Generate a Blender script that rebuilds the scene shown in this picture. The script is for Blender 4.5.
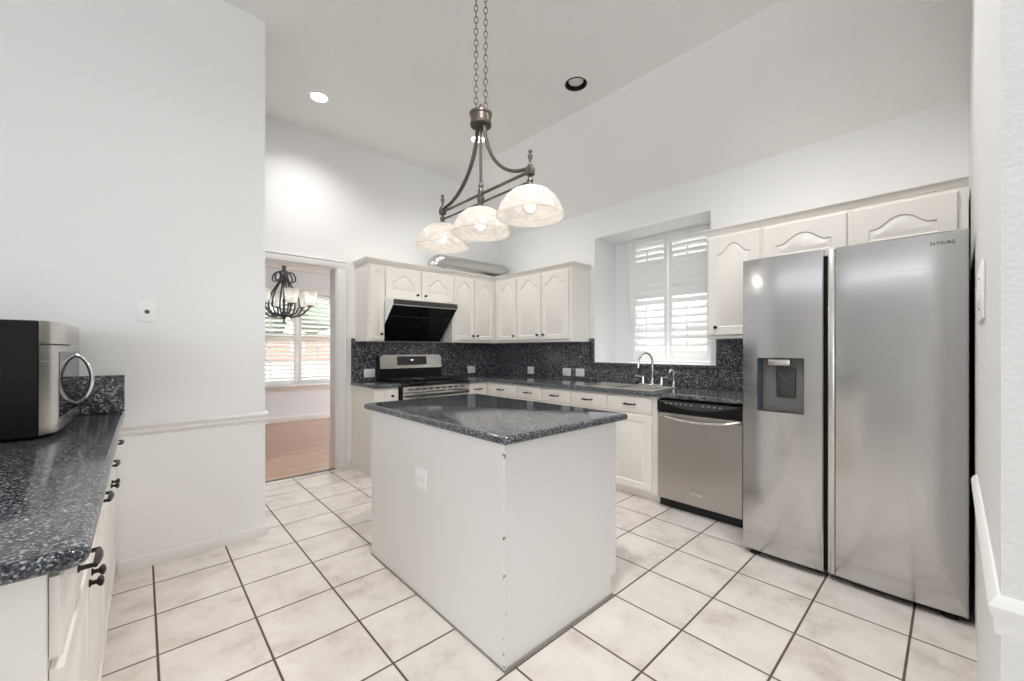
import bpy, bmesh, math, random
from mathutils import Vector, Matrix
PI = math.pi
sc = bpy.context.scene
for _o in list(bpy.data.objects): bpy.data.objects.remove(_o)
col = sc.collection
random.seed(7)

# ------------------------------------------------------------------ camera, world, exposure
YAW = math.radians(42.53)
cd = bpy.data.cameras.new('camera'); cam = bpy.data.objects.new('camera', cd); col.objects.link(cam)
cam.location = (0, 0, 1.27)
cam.rotation_euler = (PI/2, 0, -YAW + 0.0)           # forward = (sin YAW, cos YAW)
cd.sensor_width = 36.0; cd.lens = 404.4/1024*36
cd.shift_x = -(512.3-512)/1024; cd.shift_y = (349.8-340.5)/1024
cd.clip_start = 0.02; cd.clip_end = 200
sc.camera = cam

w = bpy.data.worlds.new('sky'); sc.world = w; w.use_nodes = True
bg = w.node_tree.nodes['Background']
bg.inputs[0].default_value = (0.89, 0.95, 1.01, 1); bg.inputs[1].default_value = 4.7
sc.view_settings.view_transform = 'Standard'; sc.view_settings.look = 'None'
sc.view_settings.gamma = 1.0; sc.view_settings.use_curve_mapping = False
sc.view_settings.exposure = 0.43
sc.cycles.max_bounces = 10; sc.cycles.diffuse_bounces = 7; sc.cycles.glossy_bounces = 4
sc.cycles.transparent_max_bounces = 12; sc.cycles.transmission_bounces = 6
sc.cycles.caustics_reflective = False; sc.cycles.caustics_refractive = False
sc.cycles.sample_clamp_indirect = 6.0

def light(name, kind, loc, power, color=(1, 1, 1), rot=(0, 0, 0), **kw):
    l = bpy.data.lights.new(name, kind); l.energy = power; l.color = color
    o = bpy.data.objects.new(name, l); col.objects.link(o); o.location = loc; o.rotation_euler = rot
    for k, v in kw.items(): setattr(l, k, v)
    return o
def portal(name, loc, rot, sx, sy):
    o = light(name, 'AREA', loc, 1.0, rot=rot, shape='RECTANGLE', size=sx, size_y=sy)
    o.data.cycles.is_portal = True
    return o
# daylight portals in the window openings (they only guide the sky light)
portal('daylight_portal', (-6.02, -3.5, 1.82), (PI/2, 0, -PI/2), 4.6, 2.25)      # added side openings out of view, faces +X
portal('daylight_portal', (4.22, 6.3, 1.38), (PI/2, 0, PI/2), 2.4, 2.15)   # added dining side opening out of view, faces -X
portal('daylight_portal', (2.1, 8.05, 1.46), (PI/2, 0, PI), 2.4, 1.7)
portal('daylight_portal', (4.45, 2.05, 1.83), (PI/2, 0, PI/2), 0.95, 1.35)

sun = light('sun', 'SUN', (9, 2, 12), 8.0, (1.0, .99, .97), rot=(0, math.radians(21), math.radians(6)), angle=math.radians(.6))

# ------------------------------------------------------------------ materials
def nmat(name):
    m = bpy.data.materials.new(name); m.use_nodes = True
    nt = m.node_tree; return m, nt, nt.nodes['Principled BSDF']
def plain(name, rgb, rough=0.5, metal=0.0, bump=0.0, bscale=200.0, **kw):
    m, nt, b = nmat(name)
    b.inputs['Base Color'].default_value = (*rgb, 1); b.inputs['Roughness'].default_value = rough
    b.inputs['Metallic'].default_value = metal
    for k, v in kw.items(): b.inputs[k].default_value = v
    if bump:
        g = nt.nodes.new('ShaderNodeNewGeometry'); n = nt.nodes.new('ShaderNodeTexNoise')
        n.inputs['Scale'].default_value = bscale; n.inputs['Detail'].default_value = 3
        nt.links.new(g.outputs['Position'], n.inputs['Vector'])
        bp = nt.nodes.new('ShaderNodeBump'); bp.inputs['Strength'].default_value = bump; bp.inputs['Distance'].default_value = 0.004
        nt.links.new(n.outputs['Fac'], bp.inputs['Height']); nt.links.new(bp.outputs['Normal'], b.inputs['Normal'])
    return m
def ramp(nt, stops, interp='LINEAR'):
    r = nt.nodes.new('ShaderNodeValToRGB'); r.color_ramp.interpolation = interp
    e = r.color_ramp.elements
    e[0].position, e[0].color = stops[0][0], (*stops[0][1], 1)
    e[1].position, e[1].color = stops[-1][0], (*stops[-1][1], 1)
    for p, c in stops[1:-1]:
        q = e.new(p); q.color = (*c, 1)
    return r
def granite(name, rough, k=1.0, scale=115):
    m, nt, b = nmat(name); L = nt.links.new
    g = nt.nodes.new('ShaderNodeNewGeometry')
    v = nt.nodes.new('ShaderNodeTexVoronoi'); v.inputs['Scale'].default_value = scale
    L(g.outputs['Position'], v.inputs['Vector'])
    sp = nt.nodes.new('ShaderNodeSeparateColor'); L(v.outputs['Color'], sp.inputs[0])
    c = lambda *t: tuple(x*k for x in t)
    r = ramp(nt, [(0.0, c(.010, .012, .015)), (0.40, c(.028, .033, .040)), (0.62, c(.065, .075, .092)), (0.80, c(.12, .13, .145)), (0.93, c(.30, .30, .30))])
    L(sp.outputs[0], r.inputs[0])
    n = nt.nodes.new('ShaderNodeTexNoise'); n.inputs['Scale'].default_value = 38; n.inputs['Detail'].default_value = 5
    L(g.outputs['Position'], n.inputs['Vector'])
    r2 = ramp(nt, [(0.3, (.55, .55, .58)), (0.7, (1.35, 1.35, 1.32))]); L(n.outputs['Fac'], r2.inputs[0])
    mx = nt.nodes.new('ShaderNodeMix'); mx.data_type = 'RGBA'; mx.blend_type = 'MULTIPLY'; mx.inputs[0].default_value = 1
    L(r.outputs[0], mx.inputs[6]); L(r2.outputs[0], mx.inputs[7]); L(mx.outputs[2], b.inputs['Base Color'])
    b.inputs['Roughness'].default_value = rough
    b.inputs['Specular IOR Level'].default_value = 0.6
    return m
def tile_mat():
    m, nt, b = nmat('beige_floor_tile'); L = nt.links.new; N = nt.nodes.new
    g = N('ShaderNodeNewGeometry'); s = N('ShaderNodeSeparateXYZ'); L(g.outputs['Position'], s.inputs[0])
    def math_(op, a, b_=None, c_=None):
        n = N('ShaderNodeMath'); n.operation = op
        for i, x in enumerate((a, b_, c_)):
            if x is None: continue
            if isinstance(x, (int, float)): n.inputs[i].default_value = x
            else: L(x, n.inputs[i])
        return n.outputs[0]
    S = 0.351
    ux = math_('DIVIDE', math_('SUBTRACT', s.outputs[0], 0.050), S)
    uy = math_('DIVIDE', math_('SUBTRACT', s.outputs[1], 2.235), S)
    def edge(u):
        fr = math_('FRACT', u); return math_('MINIMUM', fr, math_('SUBTRACT', 1.0, fr))
    d = math_('MINIMUM', edge(ux), edge(uy))
    mask = N('ShaderNodeMapRange'); mask.inputs[1].default_value = 0.0095; mask.inputs[2].default_value = 0.0165
    L(d, mask.inputs[0])
    cmb = N('ShaderNodeCombineXYZ'); L(math_('FLOOR', ux), cmb.inputs[0]); L(math_('FLOOR', uy), cmb.inputs[1])
    wn = N('ShaderNodeTexWhiteNoise'); wn.noise_dimensions = '3D'; L(cmb.outputs[0], wn.inputs['Vector'])
    off = N('ShaderNodeVectorMath'); off.operation = 'MULTIPLY_ADD'
    L(wn.outputs['Color'], off.inputs[0]); off.inputs[1].default_value = (9, 9, 9); L(g.outputs['Position'], off.inputs[2])
    n1 = N('ShaderNodeTexNoise'); n1.inputs['Scale'].default_value = 4.5; n1.inputs['Detail'].default_value = 7; n1.inputs['Roughness'].default_value = .65
    L(off.outputs[0], n1.inputs['Vector'])
    r = ramp(nt, [(0.30, (.57, .51, .455)), (0.45, (.72, .665, .615)), (0.60, (.79, .74, .695)), (.75, (.82, .78, .74))]); L(n1.outputs['Fac'], r.inputs[0])
    mx = N('ShaderNodeMix'); mx.data_type = 'RGBA'; mx.inputs[6].default_value = (.115, .085, .065, 1)
    L(mask.outputs[0], mx.inputs[0]); L(r.outputs[0], mx.inputs[7]); L(mx.outputs[2], b.inputs['Base Color'])
    rr = N('ShaderNodeMapRange'); rr.inputs[3].default_value = .8; rr.inputs[4].default_value = .27; L(mask.outputs[0], rr.inputs[0]); L(rr.outputs[0], b.inputs['Roughness'])
    bp = N('ShaderNodeBump'); bp.inputs['Strength'].default_value = .5; bp.inputs['Distance'].default_value = .003
    L(mask.outputs[0], bp.inputs['Height']); L(bp.outputs['Normal'], b.inputs['Normal'])
    return m
def wood_mat():
    m, nt, b = nmat('dining_wood_floor'); L = nt.links.new; N = nt.nodes.new
    tc = N('ShaderNodeNewGeometry'); mp = N('ShaderNodeMapping')
    L(tc.outputs['Position'], mp.inputs[0])
    br = N('ShaderNodeTexBrick'); br.inputs['Scale'].default_value = 1.0; br.inputs['Mortar Size'].default_value = .003
    br.inputs['Brick Width'].default_value = 1.1; br.inputs['Row Height'].default_value = .1
    br.inputs['Color1'].default_value = (.43, .235, .145, 1); br.inputs['Color2'].default_value = (.50, .285, .18, 1); br.inputs['Mortar'].default_value = (.34, .18, .11, 1)
    L(mp.outputs[0], br.inputs['Vector'])
    L(br.outputs['Color'], b.inputs['Base Color']); b.inputs['Roughness'].default_value = .22
    return m
def steel(name, rgb, rough, axis_scale, strength=.06):
    m, nt, b = nmat(name); L = nt.links.new; N = nt.nodes.new
    b.inputs['Base Color'].default_value = (*rgb, 1); b.inputs['Metallic'].default_value = 1
    g = N('ShaderNodeNewGeometry'); mp = N('ShaderNodeVectorMath'); mp.operation = 'MULTIPLY'; mp.inputs[1].default_value = axis_scale
    L(g.outputs['Position'], mp.inputs[0])
    n = N('ShaderNodeTexNoise'); n.inputs['Scale'].default_value = 1; n.inputs['Detail'].default_value = 4; L(mp.outputs[0], n.inputs['Vector'])
    mr = N('ShaderNodeMapRange'); mr.inputs[3].default_value = rough-.05; mr.inputs[4].default_value = rough+.07
    L(n.outputs['Fac'], mr.inputs[0]); L(mr.outputs[0], b.inputs['Roughness'])
    bp = N('ShaderNodeBump'); bp.inputs['Strength'].default_value = strength; bp.inputs['Distance'].default_value = .001
    L(n.outputs['Fac'], bp.inputs['Height']); L(bp.outputs['Normal'], b.inputs['Normal'])
    return m
def glass_pane():
    m, nt, b = nmat('window_glass'); nt.nodes.remove(b); N = nt.nodes.new
    t = N('ShaderNodeBsdfTransparent'); g = N('ShaderNodeBsdfGlossy'); g.inputs['Roughness'].default_value = .02
    mx = N('ShaderNodeMixShader'); mx.inputs[0].default_value = .06
    nt.links.new(t.outputs[0], mx.inputs[1]); nt.links.new(g.outputs[0], mx.inputs[2])
    nt.links.new(mx.outputs[0], nt.nodes['Material Output'].inputs[0]); return m
def emit(name, rgb, s):
    m, nt, b = nmat(name)
    b.inputs['Base Color'].default_value = (*rgb, 1)
    b.inputs['Emission Color'].default_value = (*rgb, 1); b.inputs['Emission Strength'].default_value = s; return m
def alabaster(name, base, trans):
    m, nt, b = nmat(name); N = nt.nodes.new; L = nt.links.new
    g = N('ShaderNodeTexCoord'); n = N('ShaderNodeTexNoise'); n.inputs['Scale'].default_value = 9; n.inputs['Detail'].default_value = 5
    n.inputs['Distortion'].default_value = 2.2
    mp = N('ShaderNodeMapping'); mp.inputs['Scale'].default_value = (1, 1, 2.6); L(g.outputs['Object'], mp.inputs[0]); L(mp.outputs[0], n.inputs['Vector'])
    r = ramp(nt, [(.35, tuple(x*.82 for x in base)), (.62, base)]); L(n.outputs['Fac'], r.inputs[0])
    d = N('ShaderNodeBsdfDiffuse'); t = N('ShaderNodeBsdfTranslucent'); L(r.outputs[0], d.inputs[0]); L(r.outputs[0], t.inputs[0])
    mx = N('ShaderNodeMixShader'); mx.inputs[0].default_value = trans; L(d.outputs[0], mx.inputs[1]); L(t.outputs[0], mx.inputs[2])
    gl = N('ShaderNodeBsdfGlossy'); gl.inputs['Roughness'].default_value = .15
    m2 = N('ShaderNodeMixShader'); m2.inputs[0].default_value = .05; L(mx.outputs[0], m2.inputs[1]); L(gl.outputs[0], m2.inputs[2])
    L(m2.outputs[0], nt.nodes['Material Output'].inputs[0]); nt.nodes.remove(b); return m
def leafy(name, a, b2):
    m, nt, b = nmat(name); N = nt.nodes.new; L = nt.links.new
    g = N('ShaderNodeNewGeometry'); n = N('ShaderNodeTexNoise'); n.inputs['Scale'].default_value = 3; n.inputs['Detail'].default_value = 4
    L(g.outputs['Position'], n.inputs['Vector']); r = ramp(nt, [(.35, a), (.65, b2)]); L(n.outputs['Fac'], r.inputs[0]); L(r.outputs[0], b.inputs['Base Color'])
    b.inputs['Roughness'].default_value = .9; return m

def chipped():
    m, nt, b = nmat('chipped_white_edge'); N = nt.nodes.new; L = nt.links.new
    g = N('ShaderNodeNewGeometry'); n = N('ShaderNodeTexNoise'); n.inputs['Scale'].default_value = 26; n.inputs['Detail'].default_value = 4
    L(g.outputs['Position'], n.inputs['Vector']); r = ramp(nt, [(.60, (.80, .79, .775)), (.64, (.20, .17, .14))]); L(n.outputs['Fac'], r.inputs[0])
    L(r.outputs[0], b.inputs['Base Color']); b.inputs['Roughness'].default_value = .5; return m
M = dict(
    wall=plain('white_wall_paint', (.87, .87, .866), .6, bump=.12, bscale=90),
    wallc=plain('cool_white_wall', (.80, .825, .87), .6),  # bluer white for the dining walls and ceiling
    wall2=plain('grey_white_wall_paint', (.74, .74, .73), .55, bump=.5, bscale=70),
    ceil=plain('popcorn_ceiling', (.90, .895, .885), .9, bump=1.0, bscale=70),
    trim=plain('white_trim_gloss', (.80, .79, .775), .3),
    cab=plain('warm_white_cabinet_paint', (.83, .795, .745), .32),
    island=plain('white_island_paint', (.80, .79, .775), .4),
    granite=granite('blue_grey_granite', .11, 1.15, 250),
    granite_w=granite('blue_grey_granite_wall', .22, 1.25, 130),
    tile=tile_mat(), wood=wood_mat(),
    steel=steel('brushed_stainless_fridge', (.57, .565, .56), .15, (2, 2, 130), .015),
    steel2=steel('brushed_stainless_washer', (.52, .495, .465), .30, (3, 3, 160)),
    steel3=steel('satin_stainless', (.66, .64, .605), .24, (5, 5, 220), .006),
    chrome=plain('chrome', (.82, .82, .82), .08, 1.0),
    alum=plain('aluminium_foil_duct', (.60, .59, .57), .30, 1.0, bump=.35, bscale=60),
    black=plain('black_gloss', (.008, .008, .009), .06),
    blackm=plain('black_satin', (.008, .008, .008), .28, **{'Specular IOR Level': .25}),
    char=plain('charcoal_plastic', (.045, .042, .04), .4),
    grey=plain('grey_plastic', (.17, .165, .16), .4),
    bronze=plain('dark_bronze', (.035, .028, .024), .35, .8),
    pewter=plain('aged_bronze_pendant', (.15, .128, .11), .38, .75),
    iron=plain('dark_iron', (.085, .09, .10), .35, .7),
    plate=plain('white_outlet_plastic', (.90, .90, .89), .3),
    slot=plain('outlet_slot', (.10, .10, .10), .5),
    slotl=plain('outlet_slot_pale', (.42, .41, .40), .5),
    blue=plain('blue_tint_plastic', (.045, .085, .14), .25),
    shade=alabaster('alabaster_glass', (.95, .915, .87), .60),
    shade2=alabaster('frosted_white_glass', (.92, .92, .90), .6),
    bulb=emit('lit_bulb', (1.0, .93, .82), 1.6),
    dispv=emit('clock_digits', (.55, .85, .95), .8),
    lens=emit('lit_recessed_lens', (1, .98, .94), 14.0),
    bulboff=plain('unlit_bulb', (.72, .70, .68), .4),
    shutter=plain('white_shutter', (.82, .82, .81), .4),
    glass=glass_pane(),
    lawn=leafy('lawn', (.15, .155, .11), (.20, .20, .155)),
    leaf=leafy('hedge_leaf', (.11, .155, .11), (.19, .235, .17)),
    brick=plain('far_brick', (.36, .22, .17), .9), roof=plain('far_roof', (.20, .19, .19), .9), bark=plain('bark', (.10, .08, .06), .9),
    chipped=chipped(), seam=plain('grey_seam', (.27, .25, .23), .8),
    text=plain('dark_lettering', (.06, .06, .06), .4),
    pale=plain('pale_marking', (.45, .44, .42), .4),
    gap=plain('black_gap', (.01, .01, .01), .7),
)

# ------------------------------------------------------------------ helpers
def root_loc(o):
    while o.parent: o = o.parent
    return Vector(o.location)
class Fr:
    """a frame on a vertical plane: u along the face, n out of it, z up"""
    def __init__(s, O, U, N): s.O, s.U, s.N = Vector(O), Vector(U), Vector(N)
    def p(s, u, n, z): return s.O + s.U*u + s.N*n + Vector((0, 0, z))
WORLD = Fr((0, 0, 0), (1, 0, 0), (0, 1, 0))
class MB:
    def __init__(s): s.bm = bmesh.new()
    def box(s, u0, u1, n0, n1, z0, z1, F=WORLD, bev=0.0, seg=2):
        vs = [s.bm.verts.new(F.p(u, n, z)) for z in (z0, z1) for n in (n0, n1) for u in (u0, u1)]
        fs = [s.bm.faces.new([vs[i] for i in q]) for q in ((0, 2, 3, 1), (4, 5, 7, 6), (0, 1, 5, 4), (2, 6, 7, 3), (0, 4, 6, 2), (1, 3, 7, 5))]
        if bev:
            es = list({e for f in fs for e in f.edges})
            bmesh.ops.bevel(s.bm, geom=es, offset=bev, segments=seg, profile=.5, affect='EDGES')
        return s
    def prism(s, pts, fn):
        """pts 2D polygon, fn(a, b, t) with t in (0,1) -> 3D"""
        lo = [s.bm.verts.new(fn(a, b, 0)) for a, b in pts]; hi = [s.bm.verts.new(fn(a, b, 1)) for a, b in pts]
        s.bm.faces.new(lo); s.bm.faces.new(hi[::-1])
        for i in range(len(pts)):
            j = (i+1) % len(pts); s.bm.faces.new((lo[i], hi[i], hi[j], lo[j]))
        return s
    def loft(s, loops, cap0=True, cap1=True):
        R = [[s.bm.verts.new(p) for p in l] for l in loops]; n = len(R[0])
        for a, b in zip(R, R[1:]):
            for i in range(n):
                j = (i+1) % n; s.bm.faces.new((a[i], a[j], b[j], b[i]))
        if cap0: s.bm.faces.new(R[0][::-1])
        if cap1: s.bm.faces.new(R[-1])
        return s
    def tube(s, pts, r, seg=10, closed=False, flat=None):
        pts = [Vector(p) for p in pts]; n = len(pts)
        rs = r if isinstance(r, (list, tuple)) else [r]*n
        ring = []; up = None
        for i, p in enumerate(pts):
            if closed: t = pts[(i+1) % n]-pts[i-1]
            else: t = pts[min(i+1, n-1)]-pts[max(i-1, 0)]
            t.normalize()
            if up is None:
                up = Vector((0, 0, 1)) if abs(t.z) < .9 else Vector((0, 1, 0))
            a = t.cross(up)
            if a.length < 1e-5: a = t.cross(Vector((1, 0, 0)))
            a.normalize(); up = a.cross(t).normalized()
            f = flat or 1.0
            ring.append([s.bm.verts.new(p + a*(rs[i]*math.cos(k*2*PI/seg)) + up*(rs[i]*f*math.sin(k*2*PI/seg))) for k in range(seg)])
        m = n if closed else n-1
        for i in range(m):
            A, B = ring[i], ring[(i+1) % n]
            for k in range(seg):
                l = (k+1) % seg; s.bm.faces.new((A[k], A[l], B[l], B[k]))
        if not closed:
            s.bm.faces.new(ring[0][::-1]); s.bm.faces.new(ring[-1])
        return s
    def lathe(s, o, axis, prof, seg=24, cap=True):
        o = Vector(o); ax = Vector(axis).normalized()
        a = ax.cross(Vector((0, 0, 1)) if abs(ax.z) < .9 else Vector((1, 0, 0))).normalized(); b = ax.cross(a)
        loops = [[o + ax*h + a*(max(r, 1e-4)*math.cos(k*2*PI/seg)) + b*(max(r, 1e-4)*math.sin(k*2*PI/seg)) for k in range(seg)] for r, h in prof]
        return s.loft(loops, cap, cap)
    def ball(s, o, r, sub=2, scale=(1, 1, 1)):
        m = Matrix.Translation(Vector(o)) @ Matrix.Diagonal((*[r*k for k in scale], 1))
        bmesh.ops.create_icosphere(s.bm, subdivisions=sub, radius=1, matrix=m); return s
    def grid_slab(s, xs, ys, fill, z0, z1, bev=0.0, seg=3):
        V = {}
        def v(i, j, k):
            if (i, j, k) not in V: V[i, j, k] = s.bm.verts.new((xs[i], ys[j], (z0, z1)[k]))
            return V[i, j, k]
        C = {(i, j) for i in range(len(xs)-1) for j in range(len(ys)-1) if fill((xs[i]+xs[i+1])/2, (ys[j]+ys[j+1])/2)}
        rim = []
        for (i, j) in C:
            s.bm.faces.new((v(i, j, 1), v(i+1, j, 1), v(i+1, j+1, 1), v(i, j+1, 1)))
            s.bm.faces.new((v(i, j, 0), v(i, j+1, 0), v(i+1, j+1, 0), v(i+1, j, 0)))
            for (di, dj, a, b) in ((0, -1, (i, j), (i+1, j)), (1, 0, (i+1, j), (i+1, j+1)), (0, 1, (i+1, j+1), (i, j+1)), (-1, 0, (i, j+1), (i, j))):
                if (i+di, j+dj) not in C:
                    s.bm.faces.new((v(*a, 0), v(*b, 0), v(*b, 1), v(*a, 1)))
                    rim.append((a, b))
        if bev:
            es = []
            for a, b in rim:
                for k in (0, 1):
                    e = s.bm.edges.get((v(*a, k), v(*b, k)))
                    if e: es.append(e)
            bmesh.ops.bevel(s.bm, geom=list(set(es)), offset=bev, segments=seg, profile=.5, affect='EDGES')
        return s
    def round_slab(s, x0, x1, y0, y1, z0, z1, R, e):
        h = (z1-z0)/2; e = min(e, h*.98); prof = [(e*(1-math.sin(a)), z0+e*(1-math.cos(a))) for a in [PI/2*k/4 for k in range(5)]] + [(e*(1-math.cos(a)), z1-e+e*math.sin(a)) for a in [PI/2*k/4 for k in range(5)]]
        loops = []
        for d, z in prof:
            l = []
            for (cx, cy, a0) in ((x1-R, y1-R, 0), (x0+R, y1-R, PI/2), (x0+R, y0+R, PI), (x1-R, y0+R, 3*PI/2)):
                for k in range(7):
                    a = a0+PI/2*k/6; l.append(Vector((cx+(R-d)*math.cos(a), cy+(R-d)*math.sin(a), z)))
            loops.append(l)
        return s.loft(loops)
    def text(s, body, size, fn, depth=.0008, sp=1.0):
        cu = bpy.data.curves.new('t', 'FONT'); cu.body = body; cu.size = size; cu.extrude = depth; cu.space_character = sp; cu.align_x = 'CENTER'; cu.align_y = 'CENTER'
        cu.resolution_u = 3
        o = bpy.data.objects.new('t', cu); col.objects.link(o)
        dg = bpy.context.evaluated_depsgraph_get(); me = bpy.data.meshes.new_from_object(o.evaluated_get(dg))
        n0 = len(s.bm.verts); s.bm.from_mesh(me); s.bm.verts.ensure_lookup_table()
        for vv in s.bm.verts[n0:]: vv.co = fn(*vv.co)
        bpy.data.objects.remove(o); bpy.data.curves.remove(cu); bpy.data.meshes.remove(me)
        return s
    def build(s, name, mat, parent=None, smooth=True, ang=35, kind=None, label=None):
        bmesh.ops.recalc_face_normals(s.bm, faces=s.bm.faces[:])
        me = bpy.data.meshes.new(name); s.bm.to_mesh(me); s.bm.free()
        o = bpy.data.objects.new(name, me); col.objects.link(o); me.materials.append(M[mat] if isinstance(mat, str) else mat)
        if parent is not None:
            L = root_loc(parent); me.transform(Matrix.Translation(-L)); o.parent = parent
        if smooth and len(me.polygons):
            me.polygons.foreach_set('use_smooth', [True]*len(me.polygons)); me.set_sharp_from_angle(angle=math.radians(ang))
        if kind: o['kind'] = kind
        if label: o['label'] = label
        return o
def thing(name, label, cat, loc, group=None):
    o = bpy.data.objects.new(name, None); col.objects.link(o); o.location = loc; o.empty_display_size = .05
    o['label'] = label; o['category'] = cat
    if group: o['group'] = group
    return o
def one(name, mb, mat, label, cat, loc, group=None, **k):
    """a thing that is a single mesh, origin moved to its base"""
    o = mb.build(name, mat, **k); o.data.transform(Matrix.Translation(-Vector(loc))); o.location = loc
    o['label'] = label; o['category'] = cat
    if group: o['group'] = group
    return o
def struct(name, mb, mat, **k): return mb.build(name, mat, kind='structure', **k)

# ------------------------------------------------------------------ the setting
H = 3.53
struct('floor', MB().box(-6.15, 4.3, -6.15, 4.47, -.12, 0), 'tile')
struct('floor_dining', MB().box(-2.2, 4.3, 4.47, 8.05, -.12, 0), 'wood')
struct('trim_6', MB().box(.52, 1.535, 4.44, 4.475, -.01, .004), 'char')            # dark strip in the doorway
# ceiling: flat field with a sloped run down to the window wall
CANX, CANY, CANR = 2.723, 2.168, .084
ce = MB()
_hole = [(CANX+CANR*math.cos(2*PI*k/40), CANY+CANR*math.sin(2*PI*k/40)) for k in range(40)]
ce.prism([(3.05, H), (3.82, 2.835), (4.3, 2.835), (4.3, H+.15), (3.05, H+.15)], lambda a, b, t: (a, -6.15 + t*(4.60+6.15), b))
for x0, x1, y0, y1 in ((-6.15, CANX-.2, -6.15, 4.60), (CANX+.2, 3.05, -6.15, 4.60), (CANX-.2, CANX+.2, -6.15, CANY-.2), (CANX-.2, CANX+.2, CANY+.2, 4.60)): ce.box(x0, x1, y0, y1, H, H+.15)
_sq = []
for x, y in _hole:
    k = .2/max(abs(x-CANX), abs(y-CANY)); _sq.append((CANX+(x-CANX)*k, CANY+(y-CANY)*k))
ce.loft([[Vector((*q, H+.15)) for q in _sq], [Vector((*q, H)) for q in _sq], [Vector((*q, H)) for q in _hole], [Vector((*q, H+.15)) for q in _hole]], cap0=False, cap1=False)
struct('ceiling', ce, 'ceil', smooth=False)
# wall with the stove and the dining doorway
wb = MB()
wb.box(-3.75, .52, 4.45, 4.60, 0, H+.03); wb.box(.52, 1.535, 4.45, 4.60, 2.14, H+.03)
wb.box(1.535, 4.3, 4.45, 4.60, 0, H+.03)
struct('wall_back', wb, 'wall')
# wall with the deep window niche
ww = MB(); X0, X1 = 3.80, 4.22
NY0, NY1, NZ0, NZ1 = 1.485, 2.752, 1.131, 2.535
ww.box(X0, X1, -3.75, NY0, 0, 2.90); ww.box(X0, X1, NY1, 4.46, 0, 2.90)
ww.box(X0, X1, NY0, NY1, 0, NZ0); ww.box(X0, X1, NY0, NY1, NZ1, 2.90)
WY0, WY1, WZ0, WZ1 = 1.62, 2.48, 1.17, 2.49
ww.box(X1, X1+.1, NY0-.2, WY0, .9, 2.9); ww.box(X1, X1+.1, WY1, NY1+.2, .9, 2.9)
ww.box(X1, X1+.1, WY0, WY1, .9, WZ0); ww.box(X1, X1+.1, WY0, WY1, WZ1, 2.9)
struct('wall_window', ww, 'wall')
# short partition on the left with the jack plate
struct('wall_partition', MB().box(-6.15, .628, 3.20, 3.32, 0, H+.03), 'wall')
# the open room to the left of and behind the camera
struct('wall_hall', MB().box(-.86, -.72, 3.32, 4.46, 0, H+.03), 'wall')
wl = MB()
WS = (.7, 2.95)  # height of the unseen openings added to let daylight in
wl.box(-6.15, -6.0, -6.15, 3.2, 0, WS[0]); wl.box(-6.15, -6.0, -6.15, -1.2, WS[1], H+.03); wl.box(-6.15, -6.0, -1.2, 3.2, 3.23, H+.03)
wl.box(-6.15, -6.0, -6.15, -5.8, *WS); wl.box(-6.15, -6.0, -1.2, 3.2, WS[0], 3.10); wl.box(-6.15, -6.0, -3.55, -3.45, *WS)  # high slot above is added, for daylight and the bright band on the fridge
struct('wall_side', wl, 'wall')
wr = MB().box(-6.0, 1.3, -6.15, -6.0, 0, H+.03)
struct('wall_rear', wr, 'wall')
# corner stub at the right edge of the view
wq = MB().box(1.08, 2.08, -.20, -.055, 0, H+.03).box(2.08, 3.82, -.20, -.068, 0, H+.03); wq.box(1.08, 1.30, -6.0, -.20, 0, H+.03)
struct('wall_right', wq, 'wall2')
# dining room shell
struct('wall_dining', MB().box(-2.2, .98, 7.9, 8.05, 0, 2.78).box(3.15, 4.35, 7.9, 8.05, 0, 2.78).box(.98, 3.15, 7.9, 8.05, 0, .66).box(.98, 3.15, 7.9, 8.05, 2.28, 2.78), 'wallc')
struct('wall_dining_left', MB().box(-2.35, -2.2, 4.6, 8.05, 0, 2.78), 'wallc')
struct('wall_dining_right', MB().box(4.2, 4.35, 4.6, 5.1, 0, 2.78).box(4.2, 4.35, 7.5, 8.05, 0, 2.78).box(4.2, 4.35, 5.1, 7.5, 0, .3).box(4.2, 4.35, 5.1, 7.5, 2.45, 2.78), 'wallc')  # unseen side opening added to bring daylight into the dining room
struct('ceiling_dining', MB().box(-2.35, 4.35, 4.60, 8.05, 2.75, 2.9), 'wallc')

# mouldings
def rail_profile(k=1.0):   # (out, z) cross-section of the chair rail
    return [(q*k, z) for q, z in [(0, -.032), (.010, -.032), (.014, -.018), (.012, -.008), (.020, .004), (.024, .016), (.016, .028), (.006, .034), (0, .034)]]
def sweep(mb, prof, path):
    """path: list of (point, outward normal) in plan, profile swept with mitred corners"""
    loops = []
    for (p, n) in path: loops.append([Vector((p[0]+n[0]*a, p[1]+n[1]*a, p[2]+b)) for a, b in prof])
    return mb.loft(loops)
cr = sweep(MB(), rail_profile(), [((-.10, 3.20, .815), (0, -1)), ((.628, 3.20, .815), (1, -1)), ((.628, 3.32, .815), (1, 0))])
struct('trim_1', cr, 'trim', ang=25)
base = [(0, 0), (.016, 0), (.016, .035), (.012, .052), (.010, .062), (0, .068)]
struct('baseboard_left', sweep(MB(), base, [((-.10, 3.20, 0), (0, -1)), ((.628, 3.20, 0), (1, -1)), ((.628, 3.32, 0), (1, 0))]), 'trim', ang=25)
struct('trim_2', sweep(MB(), rail_profile(.62), [((2.06, -.055, .818), (0, 1)), ((1.08, -.055, .818), (-1, 1)), ((1.08, -1.5, .818), (-1, 0))]), 'trim', ang=25)
struct('baseboard_right', sweep(MB(), [(q*.6, z) for q, z in base], [((2.06, -.055, 0), (0, 1)), ((1.08, -.055, 0), (-1, 1)), ((1.08, -1.5, 0), (-1, 0))]), 'trim', ang=25)
struct('baseboard_back', MB().box(1.636, 1.69, 4.436, 4.45, 0, .07, bev=.004), 'trim')
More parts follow.
